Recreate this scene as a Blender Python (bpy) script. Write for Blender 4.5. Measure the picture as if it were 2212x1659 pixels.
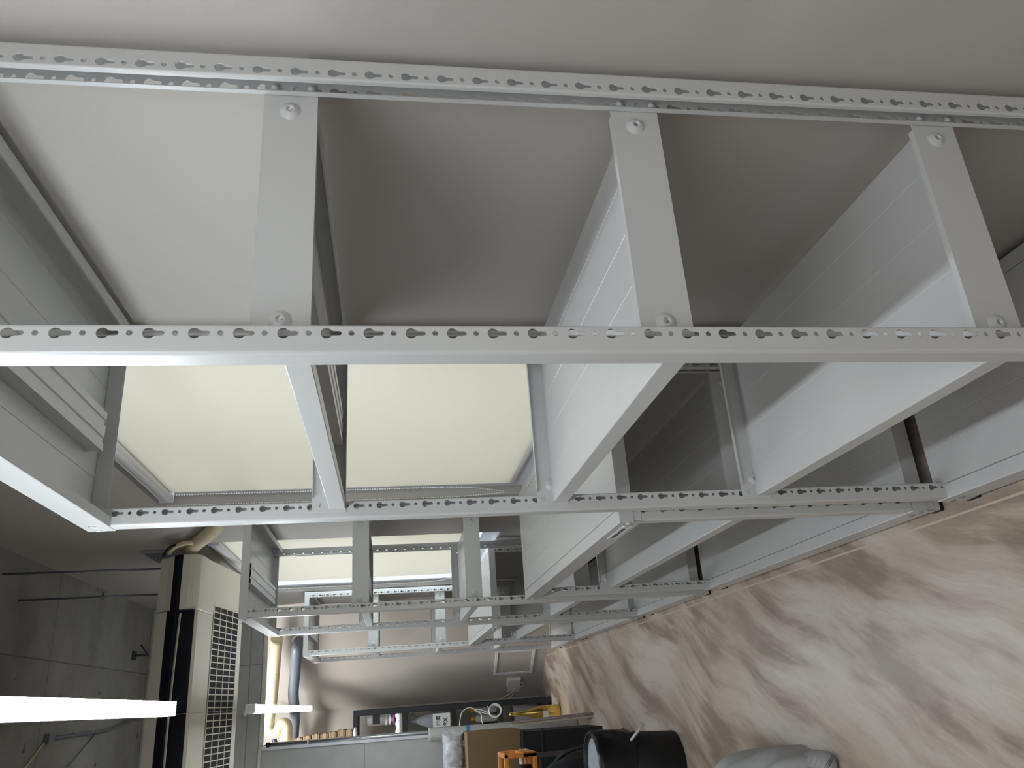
import bpy, bmesh, math, random
from math import sin, cos, pi, radians
from mathutils import Vector, Matrix
from mathutils.geometry import tessellate_polygon

random.seed(7)
C = bpy.context.scene.collection
for o in list(bpy.data.objects):
    bpy.data.objects.remove(o)

# ------------------------------------------------------------------ camera
CAM = (-0.3921, -0.8595, 1.4558)
YAW, PIT, ROL = 0.3880, -0.1556, -0.0087
F_PX = 1689.34
f = Vector((sin(YAW)*cos(PIT), cos(YAW)*cos(PIT), sin(PIT)))
r = Vector((cos(YAW), -sin(YAW), 0))
u = r.cross(f)
r2 = cos(ROL)*r + sin(ROL)*u
u2 = -sin(ROL)*r + cos(ROL)*u
cd = bpy.data.cameras.new('camera')
cam = bpy.data.objects.new('camera', cd)
C.objects.link(cam)
cd.sensor_width = 36.0
cd.lens = F_PX/2212*36
cd.clip_start = 0.02
m = Matrix((( -u2.x, r2.x, -f.x, CAM[0]), (-u2.y, r2.y, -f.y, CAM[1]), (-u2.z, r2.z, -f.z, CAM[2]), (0, 0, 0, 1)))
cam.matrix_world = m          # the phone was held sideways: world up points to the left of the frame
bpy.context.scene.camera = cam

# ------------------------------------------------------------------ world, view, lights
vs = bpy.context.scene.view_settings
vs.view_transform = 'Standard'
vs.look = 'None'
vs.gamma = 1.0
vs.use_curve_mapping = False
vs.exposure = 0.28
w = bpy.data.worlds.new('world')
bpy.context.scene.world = w
w.use_nodes = True
wn = w.node_tree.nodes
wn['Background'].inputs[0].default_value = (0.95, 0.97, 1.0, 1)
wn['Background'].inputs[1].default_value = 3.0

LAMP_STRENGTH = 36.0
def area(name, loc, rot, sx, sy, power, col):
    l = bpy.data.lights.new(name, 'AREA')
    l.shape = 'RECTANGLE'; l.size = sx; l.size_y = sy; l.energy = power; l.color = col
    o = bpy.data.objects.new(name, l)
    o.location = loc; o.rotation_euler = rot
    C.objects.link(o)
    return o
# broad unseen panels, added overhead as soft fill for the room
area('fill_light_rear', (-1.3, -2.0, 3.25), (0, 0, 0), 2.2, 2.6, 26, (1.0, 0.98, 0.95))
area('fill_light_front', (-2.3, 3.6, 3.25), (0, 0, 0), 1.6, 4.2, 18, (1.0, 0.98, 0.95))
# unseen panel added behind the camera to brighten the faces turned towards it
area('fill_light_behind', (-1.5, -3.5, 1.9), (radians(90), 0, 0), 3.2, 1.6, 7, (0.95, 0.98, 1.0))
# the end bay has a lamp of its own behind the beam
area('end_bay_light', (-0.95, 6.42, 3.28), (0, 0, 0), 1.0, 0.25, 44, (1.0, 0.98, 0.95))

# ------------------------------------------------------------------ materials
def mat(name, col, rough=0.5, metal=0.0, spec=0.5, noise=0.0, nscale=20.0, bump=0.0, bscale=200.0):
    mt = bpy.data.materials.new(name)
    mt.use_nodes = True
    nt = mt.node_tree
    b = nt.nodes['Principled BSDF']
    b.inputs['Base Color'].default_value = (*col, 1)
    b.inputs['Roughness'].default_value = rough
    b.inputs['Metallic'].default_value = metal
    b.inputs['Specular IOR Level'].default_value = spec
    tc = nt.nodes.new('ShaderNodeTexCoord')
    if noise > 0:
        n = nt.nodes.new('ShaderNodeTexNoise'); n.inputs['Scale'].default_value = nscale
        n.inputs['Detail'].default_value = 6
        nt.links.new(tc.outputs['Object'], n.inputs['Vector'])
        mr = nt.nodes.new('ShaderNodeMapRange')
        mr.inputs['From Min'].default_value = 0.3; mr.inputs['From Max'].default_value = 0.7
        mr.inputs['To Min'].default_value = 1-noise; mr.inputs['To Max'].default_value = 1+noise
        nt.links.new(n.outputs['Fac'], mr.inputs['Value'])
        mx = nt.nodes.new('ShaderNodeVectorMath'); mx.operation = 'SCALE'
        mx.inputs[0].default_value = col
        nt.links.new(mr.outputs['Result'], mx.inputs['Scale'])
        nt.links.new(mx.outputs['Vector'], b.inputs['Base Color'])
    if bump > 0:
        n2 = nt.nodes.new('ShaderNodeTexNoise'); n2.inputs['Scale'].default_value = bscale
        nt.links.new(tc.outputs['Object'], n2.inputs['Vector'])
        bp = nt.nodes.new('ShaderNodeBump'); bp.inputs['Strength'].default_value = bump
        bp.inputs['Distance'].default_value = 0.002
        nt.links.new(n2.outputs['Fac'], bp.inputs['Height'])
        nt.links.new(bp.outputs['Normal'], b.inputs['Normal'])
    return mt

M_RACK = mat('rack_paint', (0.56, 0.57, 0.568), 0.30, spec=0.5, noise=0.015, nscale=8, bump=0.04, bscale=900)
M_WALL = mat('wall_plaster', (0.47, 0.445, 0.415), 0.85, spec=0.2, noise=0.035, nscale=1.3, bump=0.1, bscale=260)
M_WHITE = mat('white_plastic', (0.78, 0.78, 0.78), 0.4, noise=0.01)
M_ALU = mat('window_aluminium', (0.72, 0.74, 0.80), 0.35, noise=0.01)
M_AC = mat('ac_plastic', (0.68, 0.645, 0.56), 0.45, noise=0.02, nscale=3)
M_ACDARK = mat('ac_dark', (0.004, 0.006, 0.012), 0.6, spec=0.2, noise=0.02)
M_BLACK = mat('black_plastic', (0.006, 0.007, 0.009), 0.6, noise=0.1, nscale=9)
M_DKRACK = mat('dark_rack', (0.016, 0.020, 0.026), 0.5, noise=0.05)
M_BLKFAB = mat('black_fabric', (0.006, 0.006, 0.009), 0.85, noise=0.2, nscale=40, bump=0.5, bscale=120)
M_CARD = mat('cardboard', (0.30, 0.215, 0.125), 0.8, spec=0.2, noise=0.03, nscale=6)
M_CARDD = mat('cardboard_dark', (0.20, 0.14, 0.075), 0.85, spec=0.2, noise=0.04, nscale=6)
M_CREAM = mat('pipe_insulation', (0.68, 0.60, 0.41), 0.7, noise=0.06, nscale=30, bump=0.5, bscale=60)
M_GREYP = mat('grey_pvc', (0.15, 0.18, 0.22), 0.45, noise=0.03)
M_DKPIPE = mat('dark_pipe', (0.03, 0.035, 0.05), 0.5, noise=0.03)
M_STEEL = mat('galvanised_steel', (0.45, 0.48, 0.50), 0.3, metal=0.9, noise=0.05, nscale=30)
M_ROD = mat('threaded_steel', (0.20, 0.23, 0.27), 0.4, metal=0.8, noise=0.1, nscale=200)
M_GOLD = mat('gold_glass', (0.75, 0.55, 0.16), 0.16, metal=1.0, noise=0.02)
M_ORANGE = mat('orange_plastic', (0.70, 0.27, 0.05), 0.45, noise=0.03)
M_WOOD = mat('grey_wood', (0.21, 0.165, 0.14), 0.6, noise=0.35, nscale=25)
M_WOODL = mat('pale_wood', (0.40, 0.33, 0.26), 0.6, noise=0.15, nscale=25)
M_CLOTH = mat('white_cloth', (0.85, 0.87, 0.86), 0.9, noise=0.03)
M_GREYBAG = mat('grey_canvas', (0.46, 0.465, 0.475), 0.75, noise=0.06, nscale=12, bump=0.35, bscale=700)
M_BLUE = mat('blue_tape', (0.06, 0.19, 0.62), 0.5, noise=0.02)
M_PURPLE = mat('purple_print', (0.16, 0.03, 0.17), 0.5, noise=0.1)
M_LABELK = mat('dark_label', (0.02, 0.02, 0.025), 0.5, noise=0.2, nscale=60)
M_PAPER = mat('white_label', (0.72, 0.74, 0.76), 0.6, noise=0.02)
M_INK = mat('ink', (0.03, 0.04, 0.045), 0.6, noise=0.02)
M_BAGGREY = mat('grey_plastic_bag', (0.20, 0.215, 0.25), 0.35, noise=0.2, nscale=30, bump=0.4, bscale=50)
M_YELLOW = mat('amber_cap', (0.60, 0.30, 0.01), 0.4, noise=0.02)
M_BINTOP = mat('grey_lining', (0.30, 0.33, 0.37), 0.7, noise=0.1, nscale=15)
M_GLASSY = mat('bubble_film', (0.52, 0.52, 0.50), 0.3, noise=0.12, nscale=90, bump=0.8, bscale=160)
M_TUB = mat('clear_tub', (0.40, 0.42, 0.44), 0.3, noise=0.15, nscale=14)
M_BEIGEJ = mat('jar_beige', (0.44, 0.41, 0.34), 0.5, noise=0.15, nscale=20)
M_HOLE = mat('vent_dark', (0.004, 0.004, 0.004), 0.8)

def em(name, col, s):
    mt = bpy.data.materials.new(name); mt.use_nodes = True
    b = mt.node_tree.nodes['Principled BSDF']
    b.inputs['Base Color'].default_value = (0.8, 0.8, 0.8, 1)
    b.inputs['Emission Color'].default_value = (*col, 1)
    b.inputs['Emission Strength'].default_value = s
    return mt
M_LAMP = em('lamp_diffuser', (0.88, 0.95, 1.0), LAMP_STRENGTH)

def blind_mat():
    mt = bpy.data.materials.new('blind_fabric'); mt.use_nodes = True
    nt = mt.node_tree; nt.nodes.remove(nt.nodes['Principled BSDF'])
    out = nt.nodes['Material Output']
    tc = nt.nodes.new('ShaderNodeTexCoord')
    mp = nt.nodes.new('ShaderNodeMapping'); mp.inputs['Scale'].default_value = (1, 30, 260)
    n = nt.nodes.new('ShaderNodeTexNoise'); n.inputs['Scale'].default_value = 3; n.inputs['Detail'].default_value = 4
    cr = nt.nodes.new('ShaderNodeMix'); cr.data_type = 'RGBA'
    cr.inputs['A'].default_value = (0.80, 0.765, 0.70, 1); cr.inputs['B'].default_value = (0.86, 0.825, 0.76, 1)
    nt.links.new(tc.outputs['Object'], mp.inputs['Vector']); nt.links.new(mp.outputs['Vector'], n.inputs['Vector'])
    nt.links.new(n.outputs['Fac'], cr.inputs['Factor'])
    d = nt.nodes.new('ShaderNodeBsdfDiffuse'); t = nt.nodes.new('ShaderNodeBsdfTranslucent')
    nt.links.new(cr.outputs['Result'], d.inputs['Color']); nt.links.new(cr.outputs['Result'], t.inputs['Color'])
    mx = nt.nodes.new('ShaderNodeMixShader'); mx.inputs[0].default_value = 0.42
    nt.links.new(d.outputs[0], mx.inputs[1]); nt.links.new(t.outputs[0], mx.inputs[2])
    nt.links.new(mx.outputs[0], out.inputs['Surface'])
    return mt
M_BLIND = blind_mat()

def glass_mat():
    mt = bpy.data.materials.new('window_glass'); mt.use_nodes = True
    nt = mt.node_tree; nt.nodes.remove(nt.nodes['Principled BSDF'])
    t = nt.nodes.new('ShaderNodeBsdfTransparent'); t.inputs[0].default_value = (0.9, 0.95, 0.95, 1)
    g = nt.nodes.new('ShaderNodeBsdfGlossy'); g.inputs['Roughness'].default_value = 0.02
    mx = nt.nodes.new('ShaderNodeMixShader'); mx.inputs[0].default_value = 0.06
    nt.links.new(t.outputs[0], mx.inputs[1]); nt.links.new(g.outputs[0], mx.inputs[2])
    nt.links.new(mx.outputs[0], nt.nodes['Material Output'].inputs['Surface'])
    return mt
M_GLASS = glass_mat()

def floor_mat():
    mt = bpy.data.materials.new('streaked_floor'); mt.use_nodes = True
    nt = mt.node_tree; N = nt.nodes; L = nt.links
    b = N['Principled BSDF']
    tc = N.new('ShaderNodeTexCoord')
    # gentle warp so the trowelled streaks bend
    nw = N.new('ShaderNodeTexNoise'); nw.inputs['Scale'].default_value = 0.9; nw.inputs['Detail'].default_value = 2
    L.new(tc.outputs['Object'], nw.inputs['Vector'])
    sub = N.new('ShaderNodeVectorMath'); sub.operation = 'SUBTRACT'; sub.inputs[1].default_value = (0.5, 0.5, 0.5)
    L.new(nw.outputs['Color'], sub.inputs[0])
    sc = N.new('ShaderNodeVectorMath'); sc.operation = 'SCALE'; sc.inputs['Scale'].default_value = 0.38
    L.new(sub.outputs['Vector'], sc.inputs[0])
    ad = N.new('ShaderNodeVectorMath'); ad.operation = 'ADD'
    L.new(tc.outputs['Object'], ad.inputs[0]); L.new(sc.outputs['Vector'], ad.inputs[1])
    rot = N.new('ShaderNodeMapping'); rot.inputs['Rotation'].default_value = (0, 0, radians(24))
    L.new(ad.outputs['Vector'], rot.inputs['Vector'])
    st = N.new('ShaderNodeMapping'); st.inputs['Scale'].default_value = (6.0, 1.1, 1)
    L.new(rot.outputs['Vector'], st.inputs['Vector'])
    n1 = N.new('ShaderNodeTexNoise'); n1.inputs['Scale'].default_value = 1.0; n1.inputs['Detail'].default_value = 7; n1.inputs['Roughness'].default_value = 0.6
    L.new(st.outputs['Vector'], n1.inputs['Vector'])
    ramp = N.new('ShaderNodeValToRGB'); e = ramp.color_ramp.elements
    e[0].position = 0.40; e[0].color = (0.30, 0.235, 0.19, 1)
    e[1].position = 0.60; e[1].color = (0.62, 0.555, 0.49, 1)
    x = e.new(0.46); x.color = (0.40, 0.325, 0.265, 1)
    x = e.new(0.50); x.color = (0.51, 0.43, 0.36, 1)
    L.new(n1.outputs['Fac'], ramp.inputs['Fac'])
    # large warm areas where the coat is plain
    n3 = N.new('ShaderNodeTexNoise'); n3.inputs['Scale'].default_value = 1.5; n3.inputs['Detail'].default_value = 3
    L.new(tc.outputs['Object'], n3.inputs['Vector'])
    mr3 = N.new('ShaderNodeMapRange'); mr3.inputs['From Min'].default_value = 0.50; mr3.inputs['From Max'].default_value = 0.62
    L.new(n3.outputs['Fac'], mr3.inputs['Value'])
    mx = N.new('ShaderNodeMix'); mx.data_type = 'RGBA'; mx.inputs['B'].default_value = (0.53, 0.44, 0.35, 1)
    ml = N.new('ShaderNodeMath'); ml.operation = 'MULTIPLY'; ml.inputs[1].default_value = 0.6
    L.new(mr3.outputs['Result'], ml.inputs[0]); L.new(ml.outputs[0], mx.inputs['Factor'])
    L.new(ramp.outputs['Color'], mx.inputs['A'])
    # fine scratches
    st2 = N.new('ShaderNodeMapping'); st2.inputs['Scale'].default_value = (160, 16, 1)
    L.new(rot.outputs['Vector'], st2.inputs['Vector'])
    n2 = N.new('ShaderNodeTexNoise'); n2.inputs['Scale'].default_value = 1.0; n2.inputs['Detail'].default_value = 3
    L.new(st2.outputs['Vector'], n2.inputs['Vector'])
    mr = N.new('ShaderNodeMapRange'); mr.inputs['To Min'].default_value = 0.86; mr.inputs['To Max'].default_value = 1.14
    L.new(n2.outputs['Fac'], mr.inputs['Value'])
    fin = N.new('ShaderNodeVectorMath'); fin.operation = 'SCALE'
    L.new(mx.outputs['Result'], fin.inputs[0]); L.new(mr.outputs['Result'], fin.inputs['Scale'])
    # welded seam between two sheets, parallel to the racks
    sp = N.new('ShaderNodeSeparateXYZ'); L.new(tc.outputs['Object'], sp.inputs[0])
    a1 = N.new('ShaderNodeMath'); a1.operation = 'ADD'; a1.inputs[1].default_value = 0.024
    L.new(sp.outputs['X'], a1.inputs[0])
    ab = N.new('ShaderNodeMath'); ab.operation = 'ABSOLUTE'; L.new(a1.outputs[0], ab.inputs[0])
    lt = N.new('ShaderNodeMath'); lt.operation = 'LESS_THAN'; lt.inputs[1].default_value = 0.003
    L.new(ab.outputs[0], lt.inputs[0])
    mx2 = N.new('ShaderNodeMix'); mx2.data_type = 'RGBA'; mx2.inputs['B'].default_value = (0.58, 0.50, 0.42, 1)
    L.new(lt.outputs[0], mx2.inputs['Factor']); L.new(fin.outputs['Vector'], mx2.inputs['A'])
    L.new(mx2.outputs['Result'], b.inputs['Base Color'])
    b.inputs['Roughness'].default_value = 0.34
    b.inputs['Specular IOR Level'].default_value = 0.45
    mrr = N.new('ShaderNodeMapRange'); mrr.inputs['To Min'].default_value = 0.22; mrr.inputs['To Max'].default_value = 0.42
    L.new(n2.outputs['Fac'], mrr.inputs['Value']); L.new(mrr.outputs['Result'], b.inputs['Roughness'])
    bp = N.new('ShaderNodeBump'); bp.inputs['Strength'].default_value = 0.12; bp.inputs['Distance'].default_value = 0.0015
    L.new(n2.outputs['Fac'], bp.inputs['Height']); L.new(bp.outputs['Normal'], b.inputs['Normal'])
    return mt
M_FLOOR = floor_mat()

def concrete_mat(name, c0, c1, px, py, ax=('X', 'Y'), off=(0.0, 0.0)):
    mt = bpy.data.materials.new(name); mt.use_nodes = True
    nt = mt.node_tree; N = nt.nodes; L = nt.links
    b = N['Principled BSDF']; b.inputs['Roughness'].default_value = 0.8; b.inputs['Specular IOR Level'].default_value = 0.25
    tc = N.new('ShaderNodeTexCoord')
    n1 = N.new('ShaderNodeTexNoise'); n1.inputs['Scale'].default_value = 1.6; n1.inputs['Detail'].default_value = 8; n1.inputs['Roughness'].default_value = 0.62
    mp = N.new('ShaderNodeMapping'); mp.inputs['Scale'].default_value = (1.0, 1.25, 1.2)
    L.new(tc.outputs['Object'], mp.inputs['Vector']); L.new(mp.outputs['Vector'], n1.inputs['Vector'])
    mr = N.new('ShaderNodeMapRange'); mr.inputs['From Min'].default_value = 0.32; mr.inputs['From Max'].default_value = 0.68
    L.new(n1.outputs['Fac'], mr.inputs['Value'])
    mx = N.new('ShaderNodeMix'); mx.data_type = 'RGBA'; mx.inputs['A'].default_value = (*c0, 1); mx.inputs['B'].default_value = (*c1, 1)
    L.new(mr.outputs['Result'], mx.inputs['Factor'])
    sp = N.new('ShaderNodeSeparateXYZ'); L.new(tc.outputs['Object'], sp.inputs[0])
    prev = mx.outputs['Result']
    for axn, per, of in zip(ax, (px, py), off):
        a = N.new('ShaderNodeMath'); a.operation = 'ADD'; a.inputs[1].default_value = 100*per+of; L.new(sp.outputs[axn], a.inputs[0])
        md = N.new('ShaderNodeMath'); md.operation = 'MODULO'; md.inputs[1].default_value = per; L.new(a.outputs[0], md.inputs[0])
        lt = N.new('ShaderNodeMath'); lt.operation = 'LESS_THAN'; lt.inputs[1].default_value = 0.008; L.new(md.outputs[0], lt.inputs[0])
        ml = N.new('ShaderNodeMath'); ml.operation = 'MULTIPLY'; ml.inputs[1].default_value = 0.6; L.new(lt.outputs[0], ml.inputs[0])
        m2 = N.new('ShaderNodeMix'); m2.data_type = 'RGBA'; m2.inputs['B'].default_value = (c0[0]*0.4, c0[1]*0.4, c0[2]*0.4, 1)
        L.new(ml.outputs[0], m2.inputs['Factor']); L.new(prev, m2.inputs['A']); prev = m2.outputs['Result']
    # dark pock marks
    v = N.new('ShaderNodeTexNoise'); v.inputs['Scale'].default_value = 7; v.inputs['Detail'].default_value = 3
    L.new(tc.outputs['Object'], v.inputs['Vector'])
    mv = N.new('ShaderNodeMapRange'); mv.inputs['From Min'].default_value = 0.69; mv.inputs['From Max'].default_value = 0.74
    L.new(v.outputs['Fac'], mv.inputs['Value'])
    m3 = N.new('ShaderNodeMix'); m3.data_type = 'RGBA'; m3.inputs['B'].default_value = (c0[0]*0.3, c0[1]*0.3, c0[2]*0.3, 1)
    L.new(mv.outputs['Result'], m3.inputs['Factor']); L.new(prev, m3.inputs['A'])
    L.new(m3.outputs['Result'], b.inputs['Base Color'])
    bp = N.new('ShaderNodeBump'); bp.inputs['Strength'].default_value = 0.3; bp.inputs['Distance'].default_value = 0.01
    L.new(n1.outputs['Fac'], bp.inputs['Height']); L.new(bp.outputs['Normal'], b.inputs['Normal'])
    return mt
M_CONC = concrete_mat('slab_concrete', (0.215, 0.208, 0.195), (0.345, 0.338, 0.322), 0.9, 1.8, ('X', 'Y'), (0.02, -0.5))
M_CONCW = concrete_mat('column_concrete', (0.38, 0.39, 0.38), (0.52, 0.535, 0.53), 50.0, 0.9, ('X', 'Z'), (0.0, -0.77))

# ------------------------------------------------------------------ mesh builder
class MB:
    def __init__(s): s.v = []; s.f = []; s.sm = []
    def add(s, vs_, fs_, smooth=False):
        o = len(s.v); s.v += [tuple(p) for p in vs_]
        for q in fs_: s.f.append(tuple(i+o for i in q)); s.sm.append(smooth)
    def box(s, x0, x1, y0, y1, z0, z1):
        if x0 > x1: x0, x1 = x1, x0
        if y0 > y1: y0, y1 = y1, y0
        if z0 > z1: z0, z1 = z1, z0
        s.add([(x0,y0,z0),(x1,y0,z0),(x1,y1,z0),(x0,y1,z0),(x0,y0,z1),(x1,y0,z1),(x1,y1,z1),(x0,y1,z1)],
              [(3,2,1,0),(4,5,6,7),(0,1,5,4),(1,2,6,5),(2,3,7,6),(3,0,4,7)])
    def prism(s, poly, axis, a, b, smooth=False):
        """poly: 2D points; axis 'x' -> (y,z), 'y' -> (x,z), 'z' -> (x,y)"""
        n = len(poly)
        def P(p, t):
            return {'x': (t, p[0], p[1]), 'y': (p[0], t, p[1]), 'z': (p[0], p[1], t)}[axis]
        s.add([P(p, a) for p in poly] + [P(p, b) for p in poly],
              [tuple(range(n)), tuple(range(2*n-1, n-1, -1))] + [(i, i+n, (i+1) % n+n, (i+1) % n) for i in range(n)], smooth)
    def sweep(s, poly, axis, a, b, t):
        """open polyline thickened by t (to its left) and swept along an axis"""
        n = len(poly); q = []
        for i, p in enumerate(poly):
            p = Vector(p)
            d = Vector((0, 0))
            if i > 0: d += (p-Vector(poly[i-1])).normalized()
            if i < n-1: d += (Vector(poly[i+1])-p).normalized()
            d.normalize(); q.append((p.x-d.y*t, p.y+d.x*t))
        full = list(poly)+q[::-1]
        N = len(full)
        def P(p, tt):
            return {'x': (tt, p[0], p[1]), 'y': (p[0], tt, p[1]), 'z': (p[0], p[1], tt)}[axis]
        vs_ = [P(p, a) for p in full]+[P(p, b) for p in full]
        fs_ = [(i, i+N, (i+1) % N+N, (i+1) % N) for i in range(N)]
        for i in range(n-1):
            fs_.append((i, i+1, N-2-i, N-1-i)); fs_.append((N-1-i+N, N-2-i+N, i+1+N, i+N))
        s.add(vs_, fs_)
    def tube(s, pts, rad, seg=12, caps=True, rib=0.0, smooth=True):
        pts = [Vector(p) for p in pts]; n = len(pts)
        rr = rad if isinstance(rad, (list, tuple)) else [rad]*n
        t0 = (pts[1]-pts[0]).normalized()
        a = Vector((0, 0, 1)) if abs(t0.z) < 0.9 else Vector((1, 0, 0))
        nv = t0.cross(a).normalized(); vs_ = []; fs_ = []
        for i, p in enumerate(pts):
            t = ((pts[min(i+1, n-1)]-pts[max(i-1, 0)])).normalized()
            nv = (nv-t*nv.dot(t)).normalized(); bv = t.cross(nv)
            for k in range(seg):
                an = 2*pi*k/seg
                vs_.append(p+(nv*cos(an)+bv*sin(an))*rr[i])
        for i in range(n-1):
            for k in range(seg):
                fs_.append((i*seg+k, i*seg+(k+1) % seg, (i+1)*seg+(k+1) % seg, (i+1)*seg+k))
        s.add(vs_, fs_, smooth)
        if caps:
            o = len(s.v)-len(vs_)
            s.f.append(tuple(o+k for k in range(seg))[::-1]); s.sm.append(False)
            s.f.append(tuple(o+(n-1)*seg+k for k in range(seg))); s.sm.append(False)
    def lathe(s, prof, c, seg=24, axis='z', smooth=True, sx=1.0, sy=1.0):
        vs_ = []; fs_ = []
        for (rr, h) in prof:
            for k in range(seg):
                an = 2*pi*k/seg; a, b = rr*cos(an)*sx, rr*sin(an)*sy
                vs_.append({'z': (c[0]+a, c[1]+b, c[2]+h), 'y': (c[0]+a, c[1]+h, c[2]+b), 'x': (c[0]+h, c[1]+a, c[2]+b)}[axis])
        for i in range(len(prof)-1):
            for k in range(seg):
                fs_.append((i*seg+k, i*seg+(k+1) % seg, (i+1)*seg+(k+1) % seg, (i+1)*seg+k))
        s.add(vs_, fs_, smooth)
        o = len(s.v)-len(vs_)
        if prof[0][0] > 1e-5: s.f.append(tuple(o+k for k in range(seg))[::-1]); s.sm.append(False)
        if prof[-1][0] > 1e-5: s.f.append(tuple(o+(len(prof)-1)*seg+k for k in range(seg))); s.sm.append(False)
    def ring(s, prof, c, seg, axis):
        n0 = len(s.f); s.lathe(prof, c, seg, axis); s.f = s.f[:-2]; s.sm = s.sm[:-2]
    def sphere(s, c, rad, seg=10):
        s.lathe([(rad*sin(pi*i/seg)+1e-6, -rad*cos(pi*i/seg)) for i in range(seg+1)], c, seg)
    def merge(s, o, mtx):
        off = len(s.v); s.v += [tuple(mtx @ Vector(p)) for p in o.v]
        s.f += [tuple(i+off for i in q) for q in o.f]; s.sm += o.sm
    def build(s, name, mt, parent=None, bevel=0.0, recalc=True, weld=True, bseg=2):
        me = bpy.data.meshes.new(name)
        bm = bmesh.new()
        vv = [bm.verts.new(p) for p in s.v]
        for q, sm in zip(s.f, s.sm):
            if len(set(q)) < 3: continue
            try:
                fc = bm.faces.new([vv[i] for i in q]); fc.smooth = sm
            except ValueError:
                pass
        if weld: bmesh.ops.remove_doubles(bm, verts=bm.verts, dist=1e-6)
        if recalc: bmesh.ops.recalc_face_normals(bm, faces=bm.faces)
        bm.to_mesh(me); bm.free()
        me.materials.append(mt)
        o = bpy.data.objects.new(name, me); C.objects.link(o)
        if parent is not None: o.parent = parent
        if bevel > 0:
            md = o.modifiers.new('bevel', 'BEVEL'); md.width = bevel; md.segments = bseg; md.limit_method = 'ANGLE'; md.angle_limit = radians(40)
        return o

def thing(name, label, cat, loc=(0, 0, 0), rotz=0.0, group=None):
    o = bpy.data.objects.new(name, None); C.objects.link(o)
    o.location = loc; o.rotation_euler = (0, 0, rotz); o.empty_display_size = 0.1
    o['label'] = label; o['category'] = cat
    if group: o['group'] = group
    return o
def tag(o, label, cat, group=None):
    o['label'] = label; o['category'] = cat
    if group: o['group'] = group
    return o
def struct(o):
    o['kind'] = 'structure'; return o
def box_obj(name, mt, x0, x1, y0, y1, z0, z1, parent=None, bevel=0.0):
    b = MB(); b.box(x0, x1, y0, y1, z0, z1); return b.build(name, mt, parent, bevel)

# ------------------------------------------------------------------ room shell
WX = 0.470            # face of the wall behind the racks
ZC = 3.35             # underside of the slab
OA = Vector((WX, 6.20)); OB = Vector((-0.37, 7.44))   # the skewed end wall
struct(box_obj('floor', M_FLOOR, -4.2, 0.75, -3.6, 8.2, -0.06, 0.0))
struct(box_obj('ceiling', M_CONC, -4.2, 0.75, -3.6, 8.2, ZC, ZC+0.15))
struct(box_obj('wall_left', M_WALL, -4.3, -4.2, -3.6, 8.2, 0, ZC))
struct(box_obj('wall_near', M_WALL, -4.2, 0.75, -3.7, -3.6, 0, ZC))
W1 = (0.93, 2.570, 0.86, 2.425)      # window openings: y0, y1, z0, z1
W2 = (3.40, 5.340, 0.86, 2.425)
b = MB()
ys = [-3.6, W1[0], W1[1], W2[0], W2[1], 6.20]
for i in range(5):
    if i in (1, 3):
        b.box(WX, WX+0.20, ys[i], ys[i+1], 0, W1[2]); b.box(WX, WX+0.20, ys[i], ys[i+1], W1[3], ZC)
    else:
        b.box(WX, WX+0.20, ys[i], ys[i+1], 0, ZC)
struct(b.build('wall_right', M_WALL, weld=False))
# skewed end wall
b = MB()
ud = (OB-OA).normalized(); nd = Vector((ud.y, -ud.x))    # nd points away from the room
b.prism([tuple(OA), tuple(OB), tuple(OB+nd*0.2), tuple(OA+nd*0.2+Vector((0.1, 0)))], 'z', 0, ZC)
struct(b.build('wall_skewed', M_WALL))
struct(box_obj('wall_back', M_WALL, -4.2, -0.30, 7.44, 7.60, 0, ZC))
# concrete column and downstand beam in front of the end bay
struct(box_obj('wall_column', M_CONCW, -4.2, -0.620, 6.0, 6.12, 0, 2.475))
struct(box_obj('trim_1', M_CONCW, -4.2, WX, 6.0, 6.12, 2.475, ZC, bevel=0.006))
b = MB(); b.box(-1.6, -0.612, 5.975, 6.0, 2.455, 2.477); b.box(-0.612, WX, 5.985, 6.13, 2.460, 2.475)
struct(b.build('trim_2', mat('pale_mortar', (0.62, 0.60, 0.58), 0.8, noise=0.1, nscale=20), bevel=0.003))
struct(box_obj('trim_3', M_ALU, -0.625, -0.600, 5.985, 6.13, 0, 2.46))

def window(idx, y0, y1, z0, z1):
    root = bpy.data.objects.new('window_%d' % idx, None); C.objects.link(root); struct(root)
    b = MB(); t = 0.075
    for a in ((y0, y1, z0, z0+t), (y0, y1, z1-t, z1), (y0, y0+t, z0+t, z1-t), (y1-t, y1, z0+t, z1-t)):
        b.box(WX+0.040, WX+0.085, *a)
    b.build('window_frame', M_ALU, root, 0.003, weld=False)
    box_obj('glass', M_GLASS, WX+0.060, WX+0.064, y0+t, y1-t, z0+t, z1-t, root)
    box_obj('sill', M_ALU, WX-0.006, WX+0.040, y0, y1, z0-0.012, z0+0.004, root, 0.002)
window(1, *W1); window(2, *W2)

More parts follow.
